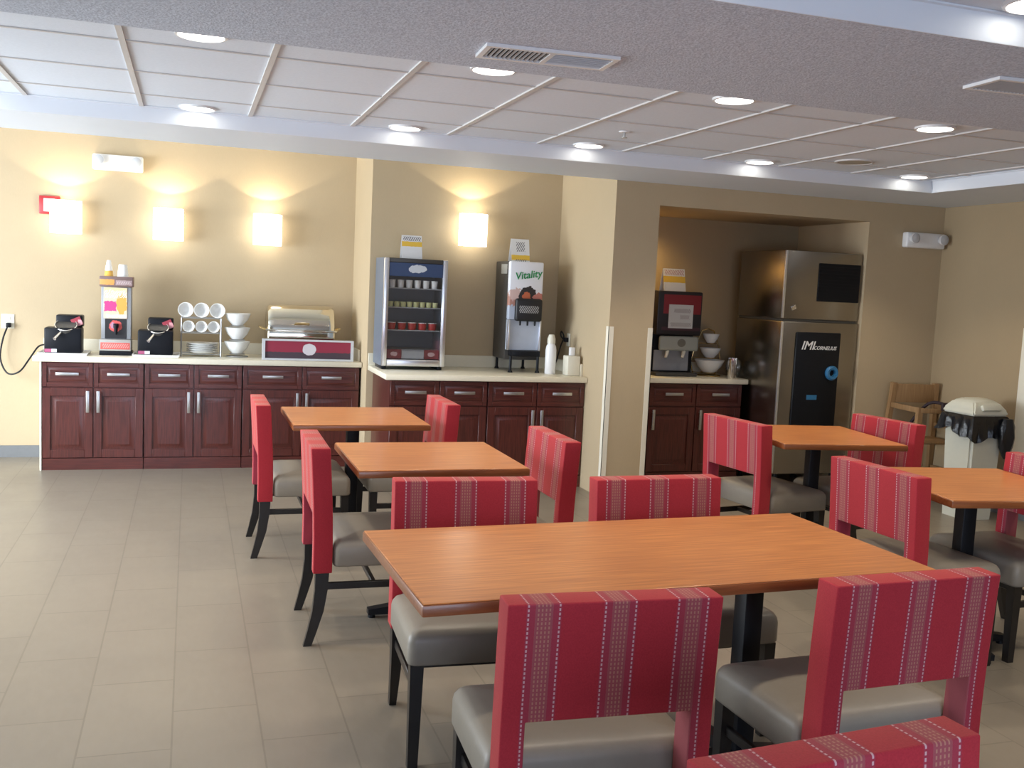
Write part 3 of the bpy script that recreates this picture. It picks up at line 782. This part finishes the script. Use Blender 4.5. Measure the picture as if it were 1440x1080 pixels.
t = thing('juice_dispenser', 'juice dispenser with white front panel and green lettering', 'dispenser', (2.675, 7.86, HW))
MB().box(-.148, .148, .06, .40, .10, .925, .006).obj('body', 'char', t)
MB().box(-.148, .148, .0, .059, .44, .925, .012, 3).obj('front_panel', patch('juice_print', (.78, .79, .84, 1),
    [('r', -1, 1, .5, .655, (.45, .22, .17, 1)), ('e', -.15, -.03, .60, .70, (.6, .42, .38, 1)), ('e', -.06, .10, .55, .72, (.03, .025, .025, 1)), ('e', -.035, .04, .585, .675, (.55, .14, .06, 1)), ('e', .06, .16, .58, .67, (.55, .2, .16, 1)), ('r', -1, 1, 0, .555, (.45, .5, .6, 1))], warp=.06), t)
text_part('lettering', 'Vitality', .085, 'green', t, (.012, -.003, .815), rotroll=R(9), shear=.2)
MB().box(-.10, .135, -.055, -.0005, .43, .62, .02, 3).obj('nozzle_block', patch('nozzle_print', (.012, .012, .014, 1), [('s', -.07, .10, .50, .56, (.42, .42, .42, 1))]), t)
for x in (-.05, .015, .08):
    MB().cyl((x, -.028, .432), (x, -.028, .395), .009, .007, 10).obj('nozzle', 'black', t)
MB().box(-.145, .145, .02, .059, .185, .439, .003, 1).obj('splash_panel', 'splash', t)
for sx in (-1, 1):
    MB().box(sx * .138 - .01, sx * .138 + .01, -.005, .0195, .185, .439, .005).obj('side_trim', 'steel_lt', t)
MB().box(-.12, .13, -.06, .058, .135, .184, .008).obj('drip_tray', 'black', t)
for x in (-.12, .12):
    for y in (-.03, .35):
        MB().lathe([(.022, 0), (.018, .01), (.012, .02), (.012, .134 if y < 0 else .102)], (x, y, 0), 12, cap=True).obj('leg', 'black', t)
MB().box(-.151, -.1485, .08, .24, .82, .90, .001, 1).obj('side_label', patch('side_label_print', (.42, .42, .39, 1), [('s', -1, 1, .1, .9, (.3, .3, .28, 1))], axes='YZ'), t)

t = thing('white_bottle', 'tall white tapered bottle right of the juice machine', 'bottle', (2.885, 7.76, HW))
MB().lathe([(.001, 0), (.042, 0), (.046, .006), (.046, .20), (.04, .235), (.030, .25), (.03, .26)], n=24, cap=True).obj('body', 'white', t)
MB().lathe([(.034, .255), (.034, .295), (.022, .33), (.001, .332)], n=20, cap=False).obj('cap', 'ivory', t)
t = thing('napkin_holder', 'white box dispenser at the right end of the alcove counter', 'dispenser', (3.035, 7.66, HW))
MB().box(-.055, .055, -.06, .06, 0, .165, .008).obj('box', 'ivory', t)
MB().box(-.022, .022, -.02, .02, .166, .235, .006).obj('paper_tuft', 'white', t)
t = thing('power_plug', 'black plug and cord on the side of the tan column', 'cord', (XC, 7.95, 1.20))
MB().box(-.045, -.009, -.02, .02, -.02, .02, .006).obj('plug', 'black', t)
MB().tube(catmull([(-.04, 0, -.005), (-.07, .01, .03), (-.06, .03, .07), (-.04, .02, .02), (-.05, .06, -.06), (-.09, .05, -.2), (-.14, .02, -.262), (-.2, .0, -.272)]), .006).obj('cable', 'black', t)
MB().box(-.008, 0, -.035, .035, -.055, .055, .002).obj('outlet_plate', 'ivory', t)

# ------------------------------------------------------------------ niche: coffee machine, bowls, ice machine
t = thing('coffee_machine', 'tall black coffee machine with red band and white notice', 'coffee machine', (4.05, 7.76, HW))
MB().box(-.215, .215, .10, .33, .0, .74, .01).obj('body', 'black', t)
MB().box(-.215, .215, -.03, .099, .36, .74, .012).obj('head', patch('coffee_head_print', (.016, .012, .014, 1), [('r', -.16, .20, .545, .71, (.25, .012, .02, 1)), ('r', -.17, .2, .40, .43, (.06, .02, .03, 1))]), t)
MB().box(-.11, .125, -.036, -.031, .42, .625, .001, 1).obj('notice', patch('notice_print', (.66, .65, .62, 1), [('s', -.06, .10, .555, .59, (.32, .25, .25, 1)), ('s', 0, .09, .50, .535, (.4, .33, .32, 1)), ('s', -.09, .11, .435, .47, (.36, .3, .28, 1))], warp=.01), t)
MB().box(-.19, .185, -.055, -.0305, .225, .352, .02, 3).obj('dispense_panel', patch('dispense_print', (.34, .35, .31, 1), [('e', -.02, .06, .26, .33, (.16, .15, .12, 1))]), t)
for x in (-.10, .06):
    MB().cyl((x, -.03, .224), (x - .02, -.045, .165), .018, .012, 12).obj('spout', 'ivory', t)
MB().box(-.20, .20, -.04, .099, .0, .03, .006).obj('drip_tray', 'char', t)
MB().box(-.17, .17, .085, .099, .04, .22, .004).obj('back_plate', 'grey', t)
card('counter_card', 'white and yellow folded card on top of the coffee machine', (4.03, 7.86, HW + .74), .105, .195,
     [('r', -1, 1, .075, .13, Y_), ('s', -.09, .095, .14, .185, (.45, .2, .2, 1))])

t = thing('bowl_stand', 'wire stand with three graded bowls in the niche', 'rack', (4.43, 7.84, HW))
s = MB()
s.tube([(.10 * math.cos(a), .10 * math.sin(a), .006) for a in [2 * PI * i / 24 for i in range(24)]], .005, 6, True)
s.tube([(.11, .09, .006), (.15, .07, .12), (.12, .06, .26), (.06, .06, .40), (.0, .06, .42)], .006, 8)
s.tube([(-.11, .09, .006), (-.15, .07, .12), (-.12, .06, .26), (-.06, .06, .40), (.0, .06, .42)], .006, 8)
s.obj('frame', 'brass', t)
for z, r in ((.03, .075), (.16, .055), (.29, .045)):
    s = MB(); s.tube([(r * math.cos(a), r * math.sin(a), z) for a in [2 * PI * i / 24 for i in range(24)]], .004, 6, True)
    s.cyl((-r, 0, z), (-.135 if z < .2 else -.105, .066, z), .003, n=6); s.cyl((r, 0, z), (.135 if z < .2 else .105, .066, z), .003, n=6)
    s.obj('ring', 'brass', t)
for z, r, h, l in ((.036, .135, .11, 'large bottom'), (.166, .095, .085, 'middle'), (.296, .075, .08, 'small top')):
    m = MB().lathe([(.001, 0), (r * .42, 0), (r * .48, .006), (r * .8, h * .5), (r * .96, h * .9), (r, h), (r * .95, h), (r * .75, h * .5), (r * .4, .012), (.001, .01)], n=32)
    tag(m.obj('bowl', 'china', loc=(4.43, 7.84, HW + z)), 'cream %s bowl on the niche bowl stand' % l, 'bowl', 'bowls on the niche stand')
t = thing('steel_tumbler', 'shiny steel tumbler at the right end of the niche counter', 'tumbler', (4.53, 7.61, HW))
MB().lathe([(.001, 0), (.036, 0), (.038, .004), (.042, .18), (.040, .18), (.034, .01), (.001, .008)], n=24).obj('cup', 'chrome', t)
m = MB().lathe([(.001, 0), (.04, 0), (.066, .04), (.075, .10), (.06, .16), (.055, .16), (.07, .10), (.06, .04), (.001, .008)], n=28)
tag(m.obj('glass_jar', 'acrylic', loc=(4.605, 7.715, HW)), 'clear round jar behind the steel tumbler in the niche', 'jar')

t = thing('ice_machine', 'tall stainless ice machine with black dispenser front in the niche', 'ice machine', (5.06, 7.13, 0))
A = .375
MB().box(-A, A, .0, .72, .16, 1.455, .012).obj('lower_cabinet', 'steel', t)
MB().box(-A, A, .01, .72, 1.472, 2.045, .012).obj('ice_maker_head', 'steel', t)
MB().box(-A + .01, A - .01, .02, .70, 1.4555, 1.4715).obj('seam', 'char', t)
MB().box(-A - .006, -A + .016, -.006, .012, .17, 1.45, .004).obj('edge_trim', 'steel_lt', t)
MB().box(-A - .006, -A + .016, .004, .022, 1.48, 2.04, .004).obj('edge_trim', 'steel_lt', t)
gr = MB().box(-.05, .36, .002, .009, 1.63, 1.95, .002, 1)
gr.obj('grille', 'black', t)
s = MB()
for k in range(11): s.box(-.045, .355, -.004, .002, 1.642 + k * .028, 1.654 + k * .028)
s.obj('grille_slats', 'black', t)
MB().box(-.30, -.25, -.002, .009, 1.55, 1.585, .004, rot=Matrix.Rotation(R(-25), 3, 'Y')).obj('latch', 'chrome', t)
fp = MB().box(-.235, .20, -.02, -.0005, .40, 1.37, .01).obj('dispenser_panel', 'black', t)
text_part('lettering', 'IMI', .10, 'letter_white', fp, (-.125, -.022, 1.255), shear=.3)
text_part('lettering', 'CORNELIUS', .042, 'letter_white', fp, (.045, -.022, 1.238), shear=.3)
rg = MB(); rg.lathe([(.06, 0), (.062, -.018), (.05, -.03), (.03, -.026), (.026, -.006), (.026, 0)], (.125, -.0205, 1.03), 28, 'Y')
rg.obj('ice_chute', 'blue', fp)
MB().box(-.10, .0, -.023, -.0205, .80, .84, .001, 1).obj('blue_label', 'blue', fp)
MB().box(-.19, .16, -.12, -.0205, .40, .44, .008).obj('drip_tray', 'black', fp)
for sx in (-1, 1):
    for y in (.08, .64):
        MB().lathe([(.03, 0), (.03, .02), (.02, .03), (.02, .16)], (sx * .28, y, 0), 14, cap=True).obj('leg', 'black', t)

# ------------------------------------------------------------------ right corner: high chair and bin
t = thing('high_chair', 'wooden high chair with dark strap behind the bin in the right corner', 'high chair', (5.94, 6.80, 0), R(-6))
px = {}
for sx in (-1, 1):
    for sy in (-1, 1):
        top = (sx * .20, sy * .19, .97 if sy > 0 else .76); bot = (sx * .25, sy * .25, 0)
        if sy < 0: top = (sx * .20, sy * .19, .80)
        MB().bar(bot, top, .021, .021).obj('post', 'oak', t)
MB().box(-.185, .185, .178, .194, .80, .96, .005).obj('back_panel', 'oak', t)
MB().box(-.19, .19, -.17, .17, .49, .512, .004).obj('seat', 'oak', t)
for sx in (-1, 1):
    MB().box(sx * .212 - .010, sx * .212 + .010, -.19, .19, .755, .80, .004).obj('arm_rail', 'oak', t)
    MB().box(sx * .231 - .009, sx * .231 + .009, -.20, .20, .22, .255, .003).obj('side_rail', 'oak', t)
    MB().box(sx * .212 - .008, sx * .212 + .008, -.18, .18, .60, .63, .003).obj('side_rail', 'oak', t)
MB().box(-.20, .20, -.215, -.195, .755, .795, .004).obj('front_bar', 'oak', t)
MB().box(-.215, .215, -.238, -.218, .22, .26, .004).obj('foot_rest', 'oak', t)
MB().tube(catmull([(-.08, .165, .53), (-.07, .08, .66), (-.02, -.05, .82), (.03, -.19, .83), (.06, -.225, .78), (.03, -.22, .66)]), .014, 8).obj('strap', 'strap', t)
MB().box(-.03, .07, -.25, -.218, .78, .85, .012).obj('buckle', 'strap', t)

t = thing('trash_bin', 'beige trash bin with a black liner folded over its rim', 'trash bin', (5.845, 6.16, 0))
a, h = .155, .80
b = MB(); b.loft([[(-.13, -.13, 0), (.13, -.13, 0), (.13, .13, 0), (-.13, .13, 0)], [(-a, -a, h), (a, -a, h), (a, a, h), (-a, a, h)]])
bmesh.ops.bevel(b.bm, geom=[e for e in b.bm.edges if abs(e.verts[0].co.z - e.verts[1].co.z) > .1], offset=.02, segments=3, affect='EDGES')
b.obj('bin', 'can', t)
b = MB(); rings = []
for zz, o_ in ((.815, .004), (.80, .012), (.76, .02), (.70, .026), (.66, .03)):
    ring = []
    for i in range(48):
        u = i / 48 * 4; sd = int(u); f = u - sd
        c = [(-1, -1), (1, -1), (1, 1), (-1, 1)]
        p, q = c[sd], c[(sd + 1) % 4]
        x = (p[0] + (q[0] - p[0]) * f); y = (p[1] + (q[1] - p[1]) * f)
        d = (.812 - zz) / .152
        wob = .010 * math.sin(i * 2.3) + .008 * math.sin(i * 5.1 + zz * 30)
        drop = d * (.018 * math.sin(i * .9) + .035 * math.sin(i * .2618 + 1))
        k = a + o_ + wob * (.3 + d)
        ring.append((x * k, y * k, zz - drop))
    rings.append(ring)
b.loft(rings, cap=False); b.obj('bin_liner', 'bag', t)
tuft = MB(); rg = []
for zz, r in ((.80, .05), (.74, .075), (.66, .085), (.58, .07), (.52, .035), (.49, .01)):
    rg.append([(.135 + r * math.cos(q) * .8 * (1 + .18 * math.sin(5 * q + zz * 40)), -.195 + r * math.sin(q) * .55 * (1 + .2 * math.sin(4 * q)), zz) for q in [2 * PI * i / 20 for i in range(20)]])
tuft.loft(rg); tuft.obj('liner_knot', 'bag', t)
l = MB()
l.loft([[(-a - .012, -a - .012, .816), (a + .012, -a - .012, .816), (a + .012, a + .012, .816), (-a - .012, a + .012, .816)],
        [(-a - .012, -a - .012, .85), (a + .012, -a - .012, .85), (a + .012, a + .012, .85), (-a - .012, a + .012, .85)],
        [(-a * .8, -a * .75, .915), (a * .8, -a * .75, .915), (a * .8, a * .75, .915), (-a * .8, a * .75, .915)],
        [(-a * .5, -a * .4, .94), (a * .5, -a * .4, .94), (a * .5, a * .4, .94), (-a * .5, a * .4, .94)]])
bmesh.ops.bevel(l.bm, geom=l.bm.edges[:], offset=.012, segments=2, affect='EDGES')
ld2 = l.obj('lid', 'can', t)
MB().box(-.085, .085, -a - .016, -a + .012, .855, .90, .004, rot=Matrix.Rotation(R(-30), 3, 'X')).obj('flap', 'can', ld2)

# ------------------------------------------------------------------ tables
def table(x, y, rz, w, d, cols, label, h=.80):
    t = thing('dining_table', label, 'table', (x, y, 0), rz, 'wooden dining tables')
    tp = MB().box(-w / 2 + .004, w / 2 - .004, -d / 2 + .004, d / 2 - .004, h - .004, h, .002, 1).obj('tabletop', 'honey', t)
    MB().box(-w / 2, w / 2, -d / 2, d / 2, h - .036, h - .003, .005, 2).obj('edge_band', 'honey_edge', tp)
    for cx in cols:
        MB().box(cx - .036, cx + .036, -.036, .036, .045, h - .046, .006).obj('column', 'black_metal', t)
        MB().box(cx - .16, cx + .16, -.16, .16, h - .046, h - .0365, .003, 1).obj('mounting_plate', 'black_metal', t)
        b = MB()
        L = .27
        for ax, ay in ((1, 0), (-1, 0), (0, 1), (0, -1)):
            p1 = (cx + ax * L, ay * L, .022)
            s_ = MB()
            u = (ay, ax)
            def rect(px_, py_, hw, z0, z1): return [(px_ - u[0] * hw, py_ - u[1] * hw, z0), (px_ + u[0] * hw, py_ + u[1] * hw, z0), (px_ + u[0] * hw, py_ + u[1] * hw, z1), (px_ - u[0] * hw, py_ - u[1] * hw, z1)]
            b.loft([rect(cx + ax * .03, ay * .03, .034, .018, .075), rect(cx + ax * L, ay * L, .024, .018, .045)])
        bo = b.obj('base', 'black_metal', t)
        for ax, ay in ((1, 0), (-1, 0), (0, 1), (0, -1)):
            MB().cyl((cx + ax * (L - .02), ay * (L - .02), 0), (cx + ax * (L - .02), ay * (L - .02), .018), .018, n=12).obj('glide', 'black_metal', bo)
    return t
table(.966, 6.04, 0, .80, .80, (0,), 'square wooden table farthest back at the left, before the buffet')
table(1.115, 4.65, 0, .80, .76, (0,), 'square wooden table second from the back on the left')
table(3.75, 5.26, R(-7), .80, .80, (0,), 'square wooden table in front of the ice machine')
table(3.62, 3.76, R(-8), .80, .80, (-.045,), 'square wooden table at the right edge of the picture')
table(1.425, 2.87, R(1.9), 1.70, .79, (-.42, .42), 'long rectangular wooden table in the foreground')

# ------------------------------------------------------------------ chairs
def chair():
    t = thing('dining_chair', 'x', 'chair', (0, 0, 0), 0, 'red striped dining chairs')
    # upholstered back: panel with two posts, local +y is the seat front
    W, P, zb, z0, z1 = .278, .062, .595, .335, .895
    def yoff(z): return -.205 - .022 * max(0, (z - .5) / .4) ** 1.3
    m = bmesh.new()
    zs = [z0, .40, .48, zb - .006, zb, .64, .72, .80, .86, z1]
    xs = [-W, -W + P, -W + P + .005, -.1, 0, .1, W - P - .005, W - P, W]
    H = .042
    fr, bk = {}, {}
    for i, x in enumerate(xs):
        for j, z in enumerate(zs):
            yo = yoff(z)
            fr[i, j] = m.verts.new((x, yo + H, z)); bk[i, j] = m.verts.new((x, yo - H, z))
    def solid(i, j): return j >= 4 or i in (0, len(xs) - 2)
    NX, NZ = len(xs) - 1, len(zs) - 1
    ok = lambda i, j: 0 <= i < NX and 0 <= j < NZ and solid(i, j)
    for i in range(NX):
        for j in range(NZ):
            if not ok(i, j): continue
            m.faces.new((fr[i, j], fr[i, j + 1], fr[i + 1, j + 1], fr[i + 1, j])); m.faces.new((bk[i, j], bk[i + 1, j], bk[i + 1, j + 1], bk[i, j + 1]))
            for (di, dj, a, b) in ((-1, 0, (i, j), (i, j + 1)), (1, 0, (i + 1, j + 1), (i + 1, j)), (0, -1, (i + 1, j), (i, j)), (0, 1, (i, j + 1), (i + 1, j + 1))):
                if not ok(i + di, j + dj): m.faces.new((fr[a], fr[b], bk[b], bk[a]))
    loose = [v for v in m.verts if not v.link_faces]
    bmesh.ops.delete(m, geom=loose, context='VERTS')
    bmesh.ops.recalc_face_normals(m, faces=m.faces[:])
    sharp = [e for e in m.edges if len(e.link_faces) == 2 and e.calc_face_angle(0) > R(50)]
    bmesh.ops.bevel(m, geom=sharp, offset=.022, segments=4, profile=.5, affect='EDGES', clamp_overlap=True)
    b = MB(); b.merge(m); b.obj('backrest', 'fabric', t, ang=50)
    # seat cushion
    s = bmesh.new(); bmesh.ops.create_grid(s, x_segments=10, y_segments=10, size=1)
    s.free()
    c = MB(); rings = []
    sx, y0, y1 = .285, -.158, .285
    def rr_ring(hx, ya, yb, z, rad, n=5):
        pts = []
        for cx, cy, a0 in ((hx - rad, yb - rad, 0), (-hx + rad, yb - rad, PI / 2), (-hx + rad, ya + rad, PI), (hx - rad, ya + rad, 3 * PI / 2)):
            for k in range(n + 1):
                an = a0 + PI / 2 * k / n
                pts.append((cx + rad * math.cos(an), cy + rad * math.sin(an), z))
        return pts
    for ins, z in ((.012, .362), (.004, .364), (0, .372), (.0, .44), (.004, .458), (.014, .473), (.03, .482), (.06, .489), (.11, .495), (.16, .498)):
        rings.append(rr_ring(sx - ins, y0 + ins, y1 - ins, z, max(.012, .03 - ins * .3)))
    c.loft(rings); c.obj('seat', 'vinyl', t, ang=60)
    # legs
    for q in (-1, 1):
        MB().bar((q * .255, .255, 0), (q * .252, .252, .362), .017, .023, ref=(0, 1, 0)).obj('leg', 'ebony', t)
        L = MB(); rg = []
        for z, y, hw in ((.336, -.205, .030), (.26, -.207, .028), (.16, -.219, .025), (.07, -.242, .021), (0, -.262, .018)):
            rg.append([(q * .248 + a * hw * .75, y + b_ * hw, z) for a, b_ in ((-1, -1), (1, -1), (1, 1), (-1, 1))])
        L.loft(rg); L.obj('leg', 'ebony', t, ang=50)
        MB().box(q * .25 - .009, q * .25 + .009, -.19, .238, .255, .287, .003, 1).obj('stretcher', 'ebony', t)
    MB().box(-.24, .24, .02, .04, .258, .284, .003, 1).obj('stretcher', 'ebony', t)
    return t
CH = chair()
chairs = [
    (.635, 6.02, R(-90), 'red striped chair left of the farthest left table, nearest the cabinets'),
    (1.325, 6.10, R(90), 'red striped chair right of the farthest left table'),
    (.785, 4.57, R(-91), 'red striped chair left of the second table, seen from its side'),
    (1.56, 4.70, R(90), 'red striped chair right of the second table on the left'),
    (1.005, 3.375, R(177), 'red striped chair behind the long table at its left end'),
    (1.815, 3.345, R(181), 'red striped chair behind the long table at its right half'),
    (1.01, 2.385, R(-3), 'red striped chair before the long table, seen from behind, left of two'),
    (1.895, 2.405, R(2), 'red striped chair before the long table, seen from behind, right of two'),
    (1.07, 1.11, R(185), 'nearest red striped chair, only its top in view at the bottom edge'),
    (3.405, 5.28, R(-82), 'red striped chair left of the table by the ice machine'),
    (4.085, 5.25, R(96), 'red striped chair right of the table by the ice machine, before the high chair'),
    (3.24, 3.74, R(-86), 'red striped chair left of the right edge table, behind the long table'),
    (3.905, 3.78, R(92), 'red striped chair cut by the right edge of the picture'),
]
for i, (x, y, rz, lb) in enumerate(chairs):
    o = CH if i == 0 else copy_tree(CH)
    o.location = (x, y, 0); o.rotation_euler = (0, 0, rz); o['label'] = lb

# ------------------------------------------------------------------ light
def area(name, loc, rot, sx, sy, e, col, spread=180):
    ld = bpy.data.lights.new(name, 'AREA'); ld.shape = 'RECTANGLE'; ld.size = sx; ld.size_y = sy; ld.energy = e; ld.color = col; ld.spread = R(spread)
    o = bpy.data.objects.new(name, ld); COL.objects.link(o); o.location = loc; o.rotation_euler = rot
    return o
for a, b in WIN:
    area('daylight', (XL - .35, (a + b) / 2, 1.35), (0, R(-74), R(24)), 2.1, b - a, (65 if a < 4 else 165) * (b - a), (.84, .92, 1), 175)
area('daylight', ((RW[0] + RW[1]) / 2, YF - .35, 1.25), (R(90), 0, 0), RW[1] - RW[0], 1.9, 190, (.66, .77, 1))
# niche ceiling lamp, warm, above the coffee machine
t = thing('niche_light', 'small round warm light hidden in the top of the niche', 'ceiling light', (3.66, 7.90, HN))
MB().lathe([(.07, 0), (.068, -.008), (.05, -.009), (.048, -.002)], n=24).obj('trim_ring', 'white', t)
MB().lathe([(.05, -.003), (.001, -.005)], n=24).obj('lens', 'lens', t)
ld = bpy.data.lights.new('niche_lamp', 'SPOT'); ld.energy = 26; ld.color = (1, .68, .28); ld.spot_size = R(150); ld.spot_blend = .8; ld.shadow_soft_size = .05
lo = bpy.data.objects.new('niche_lamp', ld); COL.objects.link(lo); lo.location = (3.66, 7.90, HN - .03)
w = bpy.data.worlds.new('world'); sc.world = w; w.use_nodes = True
bg = w.node_tree.nodes['Background']; bg.inputs[0].default_value = (.75, .87, 1, 1); bg.inputs[1].default_value = .8

sc.view_settings.view_transform = 'Standard'
sc.view_settings.look = 'None'
sc.view_settings.exposure = .08
sc.cycles.use_denoising = True
sc.cycles.max_bounces = 8
sc.cycles.sample_clamp_indirect = 6
